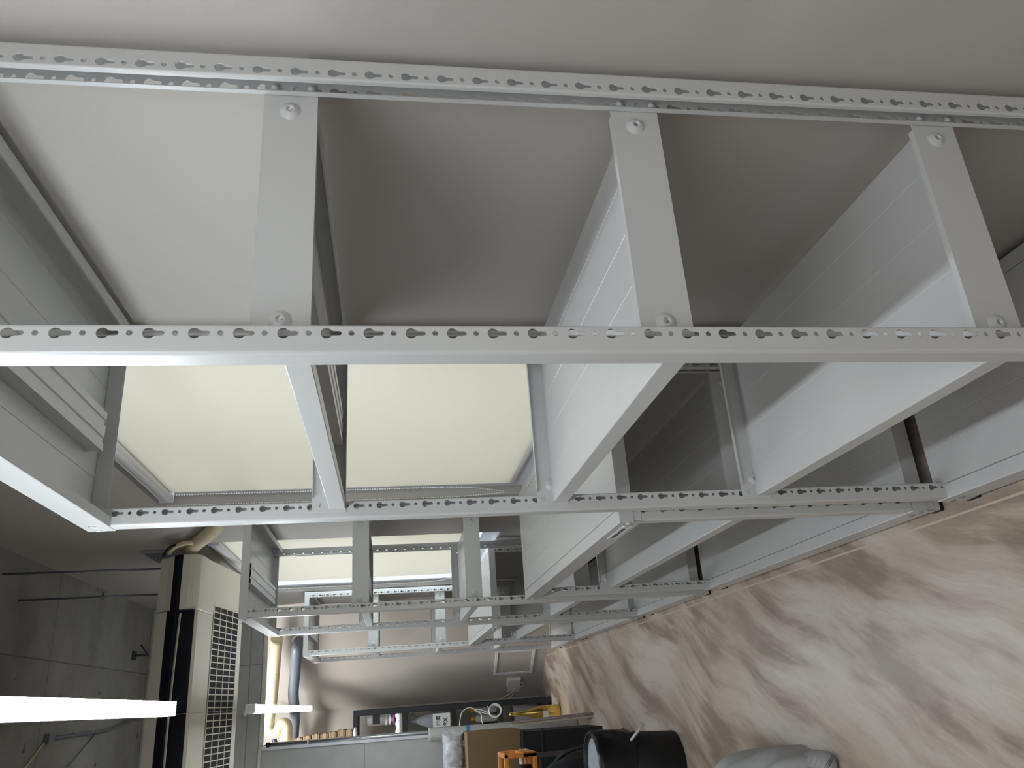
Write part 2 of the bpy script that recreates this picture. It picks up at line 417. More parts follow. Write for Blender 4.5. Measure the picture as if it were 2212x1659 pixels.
def blind(y0, y1, z0, z1, label):
    t = thing('roller_blind', label, 'roller blind', (WX+0.014, (y0+y1)/2, z0), 0, 'roller blinds over the windows')
    X = 0.0; h = (y1-y0)/2; H = z1-z0
    b = MB(); n = 24
    b.box(X+0.0174, X+0.0186, -h, h, 0.01, H)
    b.build('blind_fabric', M_BLIND, t)
    b = MB(); b.tube([(X-0.002, -h-0.012, H), (X-0.002, h+0.012, H)], 0.0215, 24); b.build('roller', M_WHITE, t)
    b = MB(); b.box(X-0.022, X+0.024, h+0.012, h+0.016, H-0.024, H+0.034); b.box(X-0.022, X+0.024, -h-0.016, -h-0.012, H-0.024, H+0.034)
    b.box(X-0.010, X+0.024, -h-0.012, h+0.012, H+0.026, H+0.034)
    b.build('bracket', M_ALU, t, 0.002, weld=False)
    b = MB(); b.tube([(X+0.016, -h, 0.0), (X+0.016, h, 0.0)], 0.0100, 14); b.build('bottom_bar', M_WHITE, t)
    # bead chain: two strands from the roller end that meet in a loop
    b = MB(); cy = h+0.022
    def strand(dx):
        pts = []
        L_ = H-0.02
        for i in range(int(L_/0.0105)):
            s_ = i*0.0105
            k = max(0.0, (s_-L_*0.80)/(L_*0.20))
            pts.append((X-0.008+dx*(1-k*k), cy+0.055*k*k*0.6, H-s_))
        return pts
    for dx in (-0.024, 0.020):
        pp = strand(dx)
        b.tube(pp, 0.0007, 4, False)
        for p in pp: b.lathe([(1e-6, -0.0034), (0.0031, -0.0014), (0.0031, 0.0014), (1e-6, 0.0034)], p, 6)
    b.build('pull_chain', M_WHITE, t, weld=False, recalc=False)
    return t
blind(0.98, 2.490, 0.920, 2.372, 'cream roller blind behind the nearest tall grey rack')
blind(3.46, 5.02, 0.985, 2.372, 'cream roller blind behind the second tall rack, beyond the low rack')

# ------------------------------------------------------------------ steel racks
PW, PF, PD, PT = 0.452, 0.038, 0.037, 0.0016      # rack depth, post flange, post depth, sheet thickness
HX = 0.0266
LL = 0.904
def arc(cx, cy, rad, a0, a1, n):
    return [(cx+rad*cos(radians(a0+(a1-a0)*i/n)), cy+rad*sin(radians(a0+(a1-a0)*i/n))) for i in range(n+1)]
def keyhole(cx, cz, n=14):
    R, hw, sl = 0.0070, 0.0032, 0.0175
    a = math.degrees(math.asin(hw/R))
    pts = arc(cx, cz, R, -90+a+8, 270-a-8, n)
    pts += [(cx-hw, cz-R-0.0012)]
    pts += [(cx+hw*cos(radians(t)), cz-sl+hw-hw*sin(radians(t))) for t in (180, 150, 120, 90, 60, 30, 0)]
    pts += [(cx+hw, cz-R-0.0012)]
    return pts
def post_mesh(height, nh, ztop):
    b = MB()
    u0, u1 = 0.0055, PF-0.003
    # straight profile pieces (web with rounded corners, and the inward lips)
    web = [(u0, PD)] + arc(u0-0.0005, PD-0.005, 0.005, 90, 180, 5) + arc(u0-0.0005, 0.005, 0.005, 180, 270, 5) + [(u0, 0)]
    b.sweep(web, 'z', 0.0, height, PT)
    lipA = [(u1, 0)] + arc(u1, 0.003, 0.003, -90, 0, 3) + [(PF, 0.0100)]
    b.sweep(lipA, 'z', 0.0, height, PT)
    lipB = [(PF, PD-0.0085)] + arc(u1, PD-0.003, 0.003, 0, 90, 3) + [(u1, PD)]
    b.sweep(lipB, 'z', 0.0, height, PT)
    # perforated flange strips
    def cell(z1, z0, hc):
        outer = [(u0, z0), (u1, z0), (u1, z1), (u0, z1)]
        if hc is None:
            loops = [outer]
        else:
            kh = keyhole(HX, hc); rd = arc(HX, hc-0.029, 0.0036, 0, 324, 9)
            loops = [outer, kh, rd]
        flat = [p for l in loops for p in l]
        tris = tessellate_polygon([[Vector((p[0], p[1], 0)) for p in l] for l in loops])
        for (ya, yb) in ((0.0, PT), (PD, PD-PT)):
            vs_ = [(p[0], ya, p[1]) for p in flat]+[(p[0], yb, p[1]) for p in flat]
            n = len(flat); fs_ = [tuple(t) for t in tris]+[tuple(i+n for i in t)[::-1] for t in tris]
            o = 4
            for l in loops[1:]:
                k = len(l)
                for i in range(k): fs_.append((o+i, o+(i+1) % k, o+(i+1) % k+n, o+i+n))
                o += k
            fs_.append((0, 1, 1+n, n)); fs_.append((3, 2, 2+n, 3+n))
            b.add(vs_, fs_)
    z = ztop
    cell(height, z+0.010, None)
    for i in range(nh):
        cell(z+0.010, z-0.040, z); z -= 0.05
    cell(z+0.010, 0.0, None)
    return b
PM_TALL = post_mesh(2.085, 41, 2.075)
PM_LOW = post_mesh(0.886, 17, 0.875)

def deck_profile(zt, th, x0, x1, grooves, rim=False):
    p = [(x0+0.022, zt-th+0.004), (x0+0.022, zt-th), (x0+0.001, zt-th), (x0, zt-th+0.001)]
    p += arc(x0+0.0025, zt-0.0025, 0.0025, 180, 90, 3)
    for g in grooves:
        d, w_ = ((0.006, 0.0015) if (rim and (g-x0 < 0.05 or x1-g < 0.05)) else (0.0011, 0.0016))
        p += [(g-w_, zt), (g-w_*0.4, zt-d), (g+w_*0.4, zt-d), (g+w_, zt)]
    p += arc(x1-0.0025, zt-0.0025, 0.0025, 90, 0, 3)
    p += [(x1, zt-th+0.001), (x1-0.001, zt-th), (x1-0.022, zt-th), (x1-0.022, zt-th+0.004)]
    return p
def dimple(b, x, y, z, sgn):
    """pressed cone with a hole; sgn = side it bulges to along y"""
    b.ring([(0.0150, 0.0), (0.0125, sgn*0.0015), (0.0075, sgn*0.0052), (0.0062, sgn*0.0056), (0.0038, sgn*0.0056), (0.0038, sgn*0.0010)], (x, y, z), 22, 'y')
def stiffener(Lr, z, W_=0.078, H_=0.030):
    b = MB(); xc = 0.198; h = W_/2
    p = [(xc-h, z), (xc-h, z-H_), (xc-h+0.016, z-H_), (xc-h+0.018, z-H_+0.003), (xc-h+0.028, z-H_+0.003), (xc-h+0.030, z-H_),
         (xc+h-0.030, z-H_), (xc+h-0.028, z-H_+0.003), (xc+h-0.018, z-H_+0.003), (xc+h-0.016, z-H_), (xc+h, z-H_), (xc+h, z)]
    b.sweep(p, 'y', PD+0.03, Lr-PD-0.03, 0.0012)
    return b
def inner_shelf(root, Lr, zk):
    """shelf hooked between the posts; zk = height of its upper hook hole"""
    zt, th = zk-0.037, 0.0345
    b = MB()
    b.sweep(deck_profile(zt, th, 0.020, 0.432, [0.091, 0.181, 0.271, 0.361]), 'y', PD+0.002, Lr-PD-0.002, -0.0012)
    sh = b.build('shelf', M_RACK, root, weld=False)
    for side in (0, 1):
        b = MB()
        ya, yb = (PD+0.0004, PD+0.0018) if side == 0 else (Lr-PD-0.0018, Lr-PD-0.0004)
        loops = [[(0.012, zk-0.073), (0.440, zk-0.073), (0.440, zk), (0.012, zk)]]
        for x in (0.062, 0.389): loops.append(arc(x, zk-0.036, 0.0148, 0, 345, 23))
        flat = [p for l in loops for p in l]
        tris = tessellate_polygon([[Vector((p[0], p[1], 0)) for p in l] for l in loops])
        n_ = len(flat)
        b.add([(p[0], ya, p[1]) for p in flat]+[(p[0], yb, p[1]) for p in flat],
              [tuple(t) for t in tris]+[tuple(i+n_ for i in t)[::-1] for t in tris]+[(0, 1, 1+n_, n_), (1, 2, 2+n_, 1+n_), (2, 3, 3+n_, 2+n_), (3, 0, n_, 3+n_)])
        # folded upper and lower lips run towards the middle of the rack
        s1 = 1 if side == 0 else -1
        yi = yb if side == 0 else ya
        b.box(0.045, 0.407, yi, yi+s1*0.010, zk-0.0014, zk)
        b.box(0.045, 0.407, yi, yi+s1*0.012, zk-0.073, zk-0.0716)
        yo = ya if side == 0 else yb
        for x in (0.062, 0.389):
            dimple(b, x, yo if side == 0 else ya, zk-0.036, -1)
        # hooks through the keyholes
        for x in (HX, PW-HX):
            for dz in (-0.010, -0.060):
                yh = (PD-PT) if side == 0 else ya
                if side == 0:
                    b.lathe([(0.0054, 0.006), (0.0054, -0.003), (0.0042, -0.0058), (1e-6, -0.0068)], (x, yh, zk+dz-0.004), 12, 'y')
                    b.box(x-0.0045, x+0.0045, yh-0.0035, yh-0.002, zk+dz-0.0095, zk+dz-0.0045)
                else:
                    b.box(x-0.0022, x+0.0022, yh-0.002, yh, zk+dz-0.006, zk+dz+0.002)
                    b.box(x+0.0030, x+0.0060, yh-0.002, yh, zk+dz-0.006, zk+dz+0.002)
        b.build('end_bracket', M_RACK, sh, weld=False, recalc=False)
    stiffener(Lr, zt-0.002, H_=0.026).build('stiffener', M_RACK, sh, weld=False)
    return sh
def cap_shelf(root, Lr, zt, th, bottom=False):
    """top or bottom shelf: wraps over the posts"""
    b = MB()
    b.sweep(deck_profile(zt, th, -0.0022, PW+0.0022, [0.034, 0.115, 0.185, 0.255, 0.325, 0.418], True), 'y', 0.0, Lr, -0.0012)
    for y in (-0.0022, Lr+0.001):
        b.box(-0.002, PW+0.002, y, y+0.0012, zt-th*0.62, zt-0.001)
    # inner folded end lips, groove across the ends
    for y in (0.004, Lr-0.0052):
        b.box(0.040, 0.412, y, y+0.0012, zt-th*0.62, zt-0.002)
    sh = b.build('shelf', M_RACK, root, weld=False)
    # corner bolts
    for y in (0.014, 0.048, Lr-0.014, Lr-0.048):
        b = MB()
        b.lathe([(0.0075, 0.0), (0.0068, -0.0018), (0.004, -0.0035), (1e-6, -0.0040)], (-0.0022, y, zt-th*0.45), 12, 'x')
        b.build('bolt', M_STEEL if bottom else M_RACK, sh)
    if not bottom:
        stiffener(Lr, zt-0.002, 0.085, 0.030).build('stiffener', M_RACK, sh, weld=False)
    return sh
_pm = {}
def post(root, kind, x, y, flip):
    if kind not in _pm:
        src = (PM_TALL if kind == 't' else PM_LOW).build('post', M_RACK, root, weld=False)
        _pm[kind] = src; o = src
    else:
        o = _pm[kind].copy(); C.objects.link(o); o.parent = root
    o.location = (x, y, 0.004)
    o.rotation_euler = (0, 0, pi if flip else 0)
    b = MB(); b.box(-0.002, PF+0.001, -0.002, PD+0.002, 0, 0.010)
    b.build('foot_cap', M_BLACK, root, 0.001).location = (0, 0, 0)
    ft = C.objects[-1]
    ft.location = (x, y, 0.0); ft.rotation_euler = (0, 0, pi if flip else 0)
def rack(kind, y0, Lr, label):
    t = thing('steel_rack', label, 'shelving rack', (0, y0, 0), 0, 'grey perforated steel racks along the wall')
    for yy in (0.0, Lr-PD):
        post(t, kind, 0.0, yy, False)
        post(t, kind, PW, yy+PD, True)
    if kind == 't':
        cap_shelf(t, Lr, 2.0915, 0.056)
        for zk in (1.625, 1.125, 0.628): inner_shelf(t, Lr, zk)
    else:
        cap_shelf(t, Lr, 0.893, 0.058)
        inner_shelf(t, Lr, 0.575)
    cap_shelf(t, Lr, 0.092, 0.068, True)
    return t
R1 = rack('t', 0.0, LL, 'tall grey perforated steel rack nearest the camera')
L1 = rack('l', 1.010, 1.505, 'low grey steel rack between the nearest and second tall racks')
R2 = rack('t', 2.675, LL, 'second tall grey steel rack, beyond the first low rack')
L2 = rack('l', 3.700, 1.505, 'farther low grey steel rack, between the second and last tall racks')
R3 = rack('t', 5.275, LL, 'farthest tall grey steel rack, beside the skewed end wall')
# maker's stickers on the low racks
for t, y in ((L1, 0.055), (L2, 0.05)):
    b = MB(); b.box(-0.0032, -0.0022, y, y+0.155, 0.846, 0.873)
    st = b.build('sticker', M_PAPER, t); st['label'] = 'white maker sticker with dark script'
    b = MB(); rr = random.Random(3)
    x = y+0.020
    while x < y+0.135:
        h_ = rr.uniform(0.003, 0.008)
        b.box(-0.0036, -0.0032, x, x+rr.uniform(0.002, 0.006), 0.860-h_/2, 0.860+h_)
        x += rr.uniform(0.005, 0.009)
    b.box(-0.0036, -0.0032, y+0.022, y+0.130, 0.8585, 0.8605)
    b.build('lettering', M_INK, st, weld=False)

# ------------------------------------------------------------------ lamps
def lamp(y0, y1, label):
    z = 2.052; xc = -0.352
    t = thing('pendant_lamp', label, 'pendant light', (xc, (y0+y1)/2, z), 0, 'slim white tube lamps hung over the aisle')
    h = (y1-y0)/2
    b = MB()
    prof = [(0.019*cos(radians(a)), 0.010+0.019*sin(radians(a))*0.9) for a in range(180, 361, 15)]
    b.prism(prof+[(0.019, 0.016), (-0.019, 0.016)], 'y', -h+0.006, h-0.006, True)
    b.build('diffuser', M_LAMP, t, weld=False)
    box_obj('housing', M_WHITE, -0.0195, 0.0195, -h, h, 0.0165, 0.036, t, 0.002)
    for s in (-1, 1):
        box_obj('end_cap', M_WHITE, -0.0195, 0.0195, s*h, s*(h-0.006), -0.007, 0.0165, t, 0.002)
        b = MB(); b.tube([(0, s*(h-0.12), 0.036), (0, s*(h-0.12), ZC-z)], 0.0012, 6); b.build('hanging_wire', M_STEEL, t)
    return t
lamp(-1.75, 1.590, 'glowing white tube lamp nearest the camera, in front of the air conditioner')
lamp(2.950, 5.600, 'glowing white tube lamp farther off, below the concrete beam')
bx = box_obj('sensor_box', M_WHITE, -0.372, -0.328, 5.965, 6.0, 2.575, 2.60, None, 0.003)
tag(bx, 'small white box on the concrete beam behind the air conditioner', 'box')

# ------------------------------------------------------------------ air conditioner
def air_conditioner():
    t = thing('air_conditioner', 'cream ceiling-suspended air conditioner hung on steel rods', 'air conditioner', (-0.45, 3.3, 2.38))
    x0, x1 = -0.84, 0.84
    # side profile (y, z) relative to the root
    prof = [(0.10, 0.235), (0.72, 0.235), (0.72, -0.0715), (0.17, 0.000), (0.045, 0.006), (-0.020, 0.014), (-0.040, 0.034), (-0.045, 0.060),
            (-0.042, 0.110), (-0.010, 0.150), (0.02, 0.175), (0.06, 0.225)]
    b = MB()
    b.prism(prof, 'x', x0+0.27, x1-0.27)
    body = b.build('body', M_AC, t, 0.004, bseg=2)
    # recess for the outlet is a dark trough standing just proud of the body
    for s, xa, xb in ((-1, x0, x0+0.27), (1, x1-0.27, x1)):
        b = MB(); sc = 1.0
        b.prism([(y-0.006 if y < 0.1 else y, z-0.002 if z < 0.03 else z) for y, z in prof], 'x', xa, xb)
        b.build('side_cap', M_AC, t, 0.010, bseg=3)
        b = MB(); b.prism([(-0.0525, 0.094), (-0.0525, 0.112), (-0.0300, 0.140), (-0.022, 0.140), (-0.022, 0.094)], 'x', xa+0.004 if s < 0 else xa, xb if s < 0 else xb-0.004)
        b.build('dark_stripe', M_ACDARK, t)
    b = MB()
    b.prism([(-0.047, 0.022), (-0.052, 0.030), (-0.053, 0.105), (-0.050, 0.118), (-0.018, 0.156), (0.0, 0.150), (0.0, 0.022)], 'x', x0+0.272, x1-0.272)
    b.build('outlet', M_ACDARK, t)
    b = MB()
    for k in range(40):
        pass
    n = 30
    for k in range(n):      # long curved flap across the outlet
        xa = x0+0.29+(x1-x0-0.58)*k/n; xb = x0+0.29+(x1-x0-0.58)*(k+1)/n
        za = 0.072+0.012*sin(pi*k/n); zb = 0.072+0.012*sin(pi*(k+1)/n)
        b.add([(xa, -0.082, za), (xb, -0.082, zb), (xb, -0.052, zb+0.014), (xa, -0.052, za+0.014), (xa, -0.082, za+0.004), (xb, -0.082, zb+0.004), (xb, -0.052, zb+0.018), (xa, -0.052, za+0.018)],
              [(0, 1, 2, 3), (7, 6, 5, 4), (0, 4, 5, 1), (2, 6, 7, 3)])
    b.build('flap', M_AC, t)
    b = MB()
    for z in (0.105, 0.118, 0.131):
        b.box(x0+0.28, x1-0.28, -0.056+(z-0.105)*0.9, -0.050+(z-0.105)*0.9, z, z+0.0015)
    b.build('guide_vane', M_DKPIPE, t, weld=False)
    # raised front frame above and below the outlet
    b = MB(); b.box(x0+0.272, x1-0.272, -0.046, -0.030, 0.004, 0.021)
    b.prism([(-0.018, 0.152), (-0.010, 0.150), (0.055, 0.222), (0.047, 0.226)], 'x', x0+0.272, x1-0.272)
    b.build('front_trim', M_AC, t, 0.002, weld=False)
    b = MB()
    for x in (-0.36, 0.36): b.lathe([(0.008, 0), (0.008, -0.003), (1e-6, -0.003)], (x, 0.050, 0.205), 12, 'y')
    b.build('screw', M_STEEL, t)
    # intake grille under the rear half
    g0, g1 = -0.56, 0.62
    b = MB()
    def zb(y): return -(y-0.17)*0.13
    ya, yb = 0.24, 0.64
    b.prism([(ya, zb(ya)-0.001), (yb, zb(yb)-0.001), (yb, zb(yb)-0.002), (ya, zb(ya)-0.002)], 'x', g0, g1)
    gp = b.build('intake', M_HOLE, t)
    b = MB(); nb = 38
    for k in range(nb+1):
        x = g0+(g1-g0)*k/nb
        b.prism([(ya, zb(ya)-0.002), (yb, zb(yb)-0.002), (yb, zb(yb)-0.0035), (ya, zb(ya)-0.0035)], 'x', x-0.0028, x+0.0028)
    for k in range(5):
        y = ya+(yb-ya)*k/4
        b.box(g0, g1, y-0.0055, y+0.0055, zb(y)-0.0042, zb(y)-0.002)
    b.build('grille', M_AC, gp, weld=False)
    return t
air_conditioner()
def rod(name, pts, rad, mt, label, cat, group=None):
    b = MB(); b.tube(pts, rad, 8); o = b.build(name, mt); tag(o, label, cat, group); return o
rod('suspension_rod', [(0.247, 3.598, 2.60), (0.251, 3.598, ZC)], 0.005, M_ROD, 'dark threaded rod from the slab to the back of the air conditioner', 'rod', 'rods holding the air conditioner')
rod('suspension_rod', [(0.350, 3.42, 2.60), (0.350, 3.38, ZC)], 0.0052, M_ROD, 'dark threaded rod nearest the wall, at the front corner of the air conditioner', 'rod', 'rods holding the air conditioner')
# wrapped refrigerant duct leaving the unit towards the wall
b = MB()
pts = [(0.432, 3.34, 2.46), (0.432, 3.22, 2.41), (0.430, 3.06, 2.335), (0.430, 2.90, 2.265), (0.432, 2.76, 2.215), (0.434, 2.62, 2.19)]
def smooth_path(P, n=8):
    P = [Vector(p) for p in P]; out = []
    for i in range(len(P)-1):
        p0, p1, p2, p3 = P[max(i-1, 0)], P[i], P[i+1], P[min(i+2, len(P)-1)]
        for k in range(n):
            t = k/n
            out.append(0.5*((2*p1)+(-p0+p2)*t+(2*p0-5*p1+4*p2-p3)*t*t+(-p0+3*p1-3*p2+p3)*t*t*t))
    out.append(P[-1]); return out
sp_ = smooth_path(pts, 12)
b.tube(sp_, [0.030+0.0022*(k % 3) for k in range(len(sp_))], 14)
tag(b.build('wrapped_duct', M_CREAM), 'ribbed cream wrapped duct leaving the right end of the air conditioner', 'duct')
b = MB(); b.tube(smooth_path([(0.405, 3.36, 2.60), (0.412, 3.25, 2.555), (0.418, 3.19, 2.515), (0.424, 3.17, 2.47)], 6), 0.007, 8)
tag(b.build('drain_hose', M_BLACK), 'thin black hose curling over the corner of the air conditioner', 'hose')
b = MB(); b.tube(smooth_path([(0.408, 3.30, 2.555), (0.414, 3.215, 2.515), (0.420, 3.165, 2.47), (0.424, 3.15, 2.43), (0.428, 3.19, 2.385)], 6), 0.012, 10)
tag(b.build('wrapped_pipe', M_CREAM), 'thin cream wrapped pipe curving round the upper corner of the air conditioner', 'pipe')
# wall vent grille
t = thing('wall_vent', 'flat grey square vent grille high on the wall behind the air conditioner', 'vent', (WX, 3.70, 2.68))
b = MB(); b.box(-0.012, 0, -0.17, 0.17, -0.10, 0.085); b.build('vent_frame', mat('vent_grey', (0.30, 0.31, 0.32), 0.6, noise=0.02), t, 0.003)
b = MB()
for k in range(9): b.box(-0.016, -0.012, -0.14, 0.14, -0.075+k*0.017, -0.066+k*0.017)
b.build('vent_slats', M_GREYP, t, weld=False)

# ceiling conduit and loose wires on the slab
b = MB(); b.tube([(-0.42, 4.25, ZC-0.012), (-0.40, 5.2, ZC-0.012), (-0.30, 5.99, ZC-0.012)], 0.009, 8)
b.box(-0.445, -0.395, 4.17, 4.25, ZC-0.03, ZC)
tag(b.build('ceiling_conduit', M_GREYP, weld=False), 'grey conduit with a junction box fixed under the bare concrete slab', 'conduit')
for k, (p, q_) in enumerate((((-0.44, 4.16, ZC-0.01), (-0.75, 3.55, ZC-0.01)), ((-0.40, 5.0, ZC-0.012), (-0.80, 3.95, ZC-0.012)))):
    b = MB(); b.tube([p, ((p[0]+q_[0])/2, (p[1]+q_[1])/2, ZC-0.02), q_], 0.004, 6)
    tag(b.build('ceiling_wire', M_CREAM if k == 0 else M_GREYP), ['pale loose wire under the slab, running from the junction box', 'grey loose wire under the slab, running off the conduit'][k], 'wire', 'loose wires under the slab')
b = MB(); b.tube([(0.10, 5.6, ZC), (0.10, 5.62, ZC-0.10)], 0.008, 8); b.tube([(0.10, 5.62, ZC-0.10), (0.18, 5.7, ZC-0.02)], 0.005, 6); b.box(0.07, 0.13, 5.57, 5.65, ZC-0.012, ZC)
tag(b.build('ceiling_bracket', M_DKPIPE, weld=False), 'small dark metal bracket on the slab near the concrete beam', 'bracket')

# ------------------------------------------------------------------ end bay pipes
b = MB()
b.tube(smooth_path([(0.225, 6.33, 2.42), (-0.01, 6.62, 2.47), (-0.25, 6.80, 2.505), (-0.43, 6.90, 2.535), (-0.505, 6.90, 2.52), (-0.515, 6.90, 2.47), (-0.455, 6.90, 2.415), (-0.465, 6.90, 2.385), (-0.52, 6.90, 2.378), (-0.66, 6.90, 2.378), (-0.95, 6.90, 2.378)], 6), 0.050, 16)
tag(b.build('insulated_pipe', M_CREAM), 'cream insulated pipe with a double elbow, under the concrete beam', 'pipe')
b = MB()
b.tube(smooth_path([(0.205, 6.50, 2.255), (0.185, 6.475, 2.256), (0.135, 6.49, 2.268), (-0.03, 6.70, 2.300), (-0.20, 6.88, 2.33), (-0.33, 7.05, 2.335), (-0.44, 7.19, 2.345), (-0.60, 7.24, 2.355), (-0.95, 7.24, 2.355)], 6), 0.047, 18)
tag(b.build('grey_drain_pipe', M_GREYP), 'thick grey plastic pipe coming out of the end wall', 'pipe')
b = MB(); b.lathe([(0.070, 0), (0.064, 0.008), (0.050, 0.012)], (0, 0, 0), 22, 'y')
o = b.build('pipe_flange', M_WHITE); o.location = (0.262, 6.62-0.09, 2.19); 
o.location = (0.222, 6.552, 2.255); o.rotation_euler = (0, 0, radians(-56)+pi)
tag(o, 'white collar where the grey pipe leaves the wall', 'pipe collar')
b = MB(); b.tube([(-0.40, 7.16, 2.60), (-0.48, 7.18, 2.56), (-0.66, 7.20, 2.49), (-0.95, 7.2, 2.47)], 0.022, 12)
tag(b.build('dark_pipe', M_DKPIPE), 'thin dark blue pipe slanting behind the cream pipe elbow', 'pipe')
t = thing('metal_conduit', 'shiny steel conduit pipe running up the edge of the concrete column', 'conduit', (-0.588, 5.99, 0))
b = MB(); b.tube([(0, 0, 0.02), (0, 0, 2.395)], 0.016, 16); b.build('tube', M_STEEL, t)
b = MB(); b.tube([(0, 0, 2.395), (0, 0, 2.42)], 0.019, 16); b.build('end_bush', M_BLACK, t)
b = MB(); b.tube([(0, 0, 2.10), (0, 0, 2.112)], 0.0185, 16); b.box(-0.035, 0, 0.0, 0.012, 2.098, 2.114); b.build('clip', M_WHITE, t, weld=False)
b = MB(); b.tube(smooth_path([(0, 0, 2.42), (-0.005, 0.0, 2.455), (0.03, 0, 2.475), (0.05, 0.02, 2.46)], 5), 0.004, 6); b.build('cable', M_DKPIPE, t)

# ------------------------------------------------------------------ end wall fittings (local frame on the skewed wall)
ang = math.atan2(ud.y, ud.x)
def on_wall(s_, z): return (OA.x+ud.x*s_, OA.y+ud.y*s_, z)
def wall_thing(name, label, cat, s_, z):
    o = thing(name, label, cat, on_wall(s_, z), ang)      # local +x runs along the wall, local +y into the room
    return o
t = wall_thing('access_panel', 'white framed access panel low on the end wall, left of the far rack', 'access panel', 0.93, 0.30)
b = MB(); a_, c_ = 0.18, 0.19; wd = 0.026
for q_ in ((-a_, a_, c_-wd, c_), (-a_, a_, -c_, -c_+wd), (-a_, -a_+wd, -c_+wd, c_-wd), (a_-wd, a_, -c_+wd, c_-wd)):
    b.box(q_[0], q_[1], 0, 0.012, q_[2], q_[3])
b.build('panel_frame', M_ALU, t, 0.002, weld=False)
b = MB(); b.box(-a_+wd, a_-wd, 0, 0.004, -c_+wd, c_-wd); b.build('panel_door', M_WALL, t)
t = wall_thing('wall_socket', 'white wall socket box with a white plug adaptor, below the end-wall panel', 'socket', 1.345, 0.275)
b = MB(); b.box(-0.055, 0.055, 0, 0.010, -0.062, 0.062); b.build('plate', M_WHITE, t, 0.003)
t = wall_thing('wall_router', 'small white box mounted on the end wall beside the access panel', 'wall box', 1.225, 0.285)
b = MB(); b.box(-0.052, 0.052, 0, 0.035, -0.066, 0.066); b.build('casing', M_WHITE, t, 0.006)
b = MB(); b.tube(smooth_path([(0.02, 0.015, -0.066), (0.03, 0.018, -0.10), (0.07, 0.016, -0.105), (0.10, 0.008, -0.07)], 5), 0.004, 6)
b.build('short_lead', M_WHITE, t)
def P3(s_, z, d): 
    return (OA.x+ud.x*s_-nd.x*d, OA.y+ud.y*s_-nd.y*d, z)
b = MB(); b.tube(smooth_path([P3(1.345, 0.27, 0.012), P3(1.38, 0.30, 0.03), P3(1.46, 0.40, 0.03), P3(1.50, 0.46, 0.03)], 5), 0.004, 6)
b.tube(smooth_path([P3(1.345, 0.27, 0.012), P3(1.40, 0.28, 0.03), P3(1.47, 0.31, 0.03)], 5), 0.004, 6)
tag(b.build('power_lead', M_WHITE, weld=False), 'white power lead hanging from the end-wall socket towards the dark shelf', 'cable')

# ------------------------------------------------------------------ dark shelf unit in the end bay
SX0, SX1, SY0, SY1, SH = -1.30, -0.385, 6.80, 7.20, 1.80
t = thing('dark_shelf_unit', 'black shelf unit standing in the end bay, filled with bottles and jars', 'shelf unit', ((SX0+SX1)/2, (SY0+SY1)/2, 0))
cx, cy = (SX0+SX1)/2, (SY0+SY1)/2
for (xa, ya) in ((SX0, SY0), (SX1-0.05, SY0), (SX0, SY1-0.05), (SX1-0.05, SY1-0.05)):
    b = MB(); b.box(xa-cx, xa+0.05-cx, ya-cy, ya+0.05-cy, 0, SH); b.build('post', M_DKRACK, t, 0.006)
for k, z in enumerate((0.03, 0.46, 0.88, 1.32, 1.755)):
    b = MB(); b.box(SX0-cx+0.004, SX1-cx-0.004, SY0-cy+0.004, SY1-cy-0.004, z, z+0.045)
    sh_ = b.build('shelf', M_DKRACK, t, 0.004)
b = MB(); b.lathe([(0.055, 0), (0.055, -0.004), (1e-6, -0.004)], (0, 0, 0), 20, 'y', sy=0.32)
o = b.build('side_label', M_PAPER, t); o.location = (SX1-0.19-cx, SY0-cy+0.003, 1.778); o['label'] = 'white oval slot in the top shelf edge'
# parcels stacked on top of it
z = SH
for k in range(7):
    h_ = 0.0735 if k else 0.064
    tt = thing('parcel', ['lowest brown parcel of the stack on the dark shelf unit', 'second brown parcel from the bottom of the stack', 'third brown parcel from the bottom of the stack',
               'middle brown parcel of the stack of seven', 'third brown parcel from the top of the stack', 'second brown parcel from the top of the stack', 'topmost brown parcel of the stack, under the pipes'][k], 'parcel', (-0.80, 6.95, z), 0.0, 'stack of brown parcels in the end bay')
    xr = 0.262-0.006*k+0.004*((k*5) % 3)
    b = MB(); b.box(-0.24, xr, -0.13, 0.13, 0.0, h_-0.004); b.build('wrapping', M_CARD, tt, 0.007)
    b = MB(); b.box(xr-0.05, xr+0.0012, -0.1312, -0.02, 0.02, 0.045); b.build('tape', M_WOODL, tt, 0.0005)
    z += h_
def simple(name, mt, label, cat, loc, fn, group=None, bevel=0.0):
    b = MB(); fn(b); o = b.build(name, mt, None, bevel, weld=False); o.location = loc; tag(o, label, cat, group); return o
# jars on the upper shelf
jl = ['white jar with a black label, upper of two on the dark shelf unit', 'white jar with a purple printed label, lower of two on the dark shelf unit']
zs = [1.365, 1.365]
jar0 = thing('jar', jl[1], 'jar', (-0.475, 6.90, 1.365), 0, 'white jars on the dark shelf unit')
b = MB(); b.lathe([(0.045, 0), (0.052, 0.005), (0.052, 0.120), (0.048, 0.132)], (0, 0, 0), 22); b.build('jar_body', M_WHITE, jar0)
b = MB(); b.lathe([(0.0525, 0.02), (0.0525, 0.105)], (0, 0, 0), 22); o = b.build('label_band', M_LABELK, jar0); o['label'] = 'black label'
b = MB(); b.lathe([(0.0532, 0.055), (0.0532, 0.085)], (0, 0, 0), 22); b.build('print', M_PURPLE, o)
b = MB(); b.lathe([(0.055, 0.130), (0.055, 0.150), (0.050, 0.154)], (0, 0, 0), 22); b.build('lid', M_WHITE, jar0)
jar1 = thing('jar', jl[0], 'jar', (-0.472, 6.895, 1.519), 0, 'white jars on the dark shelf unit')
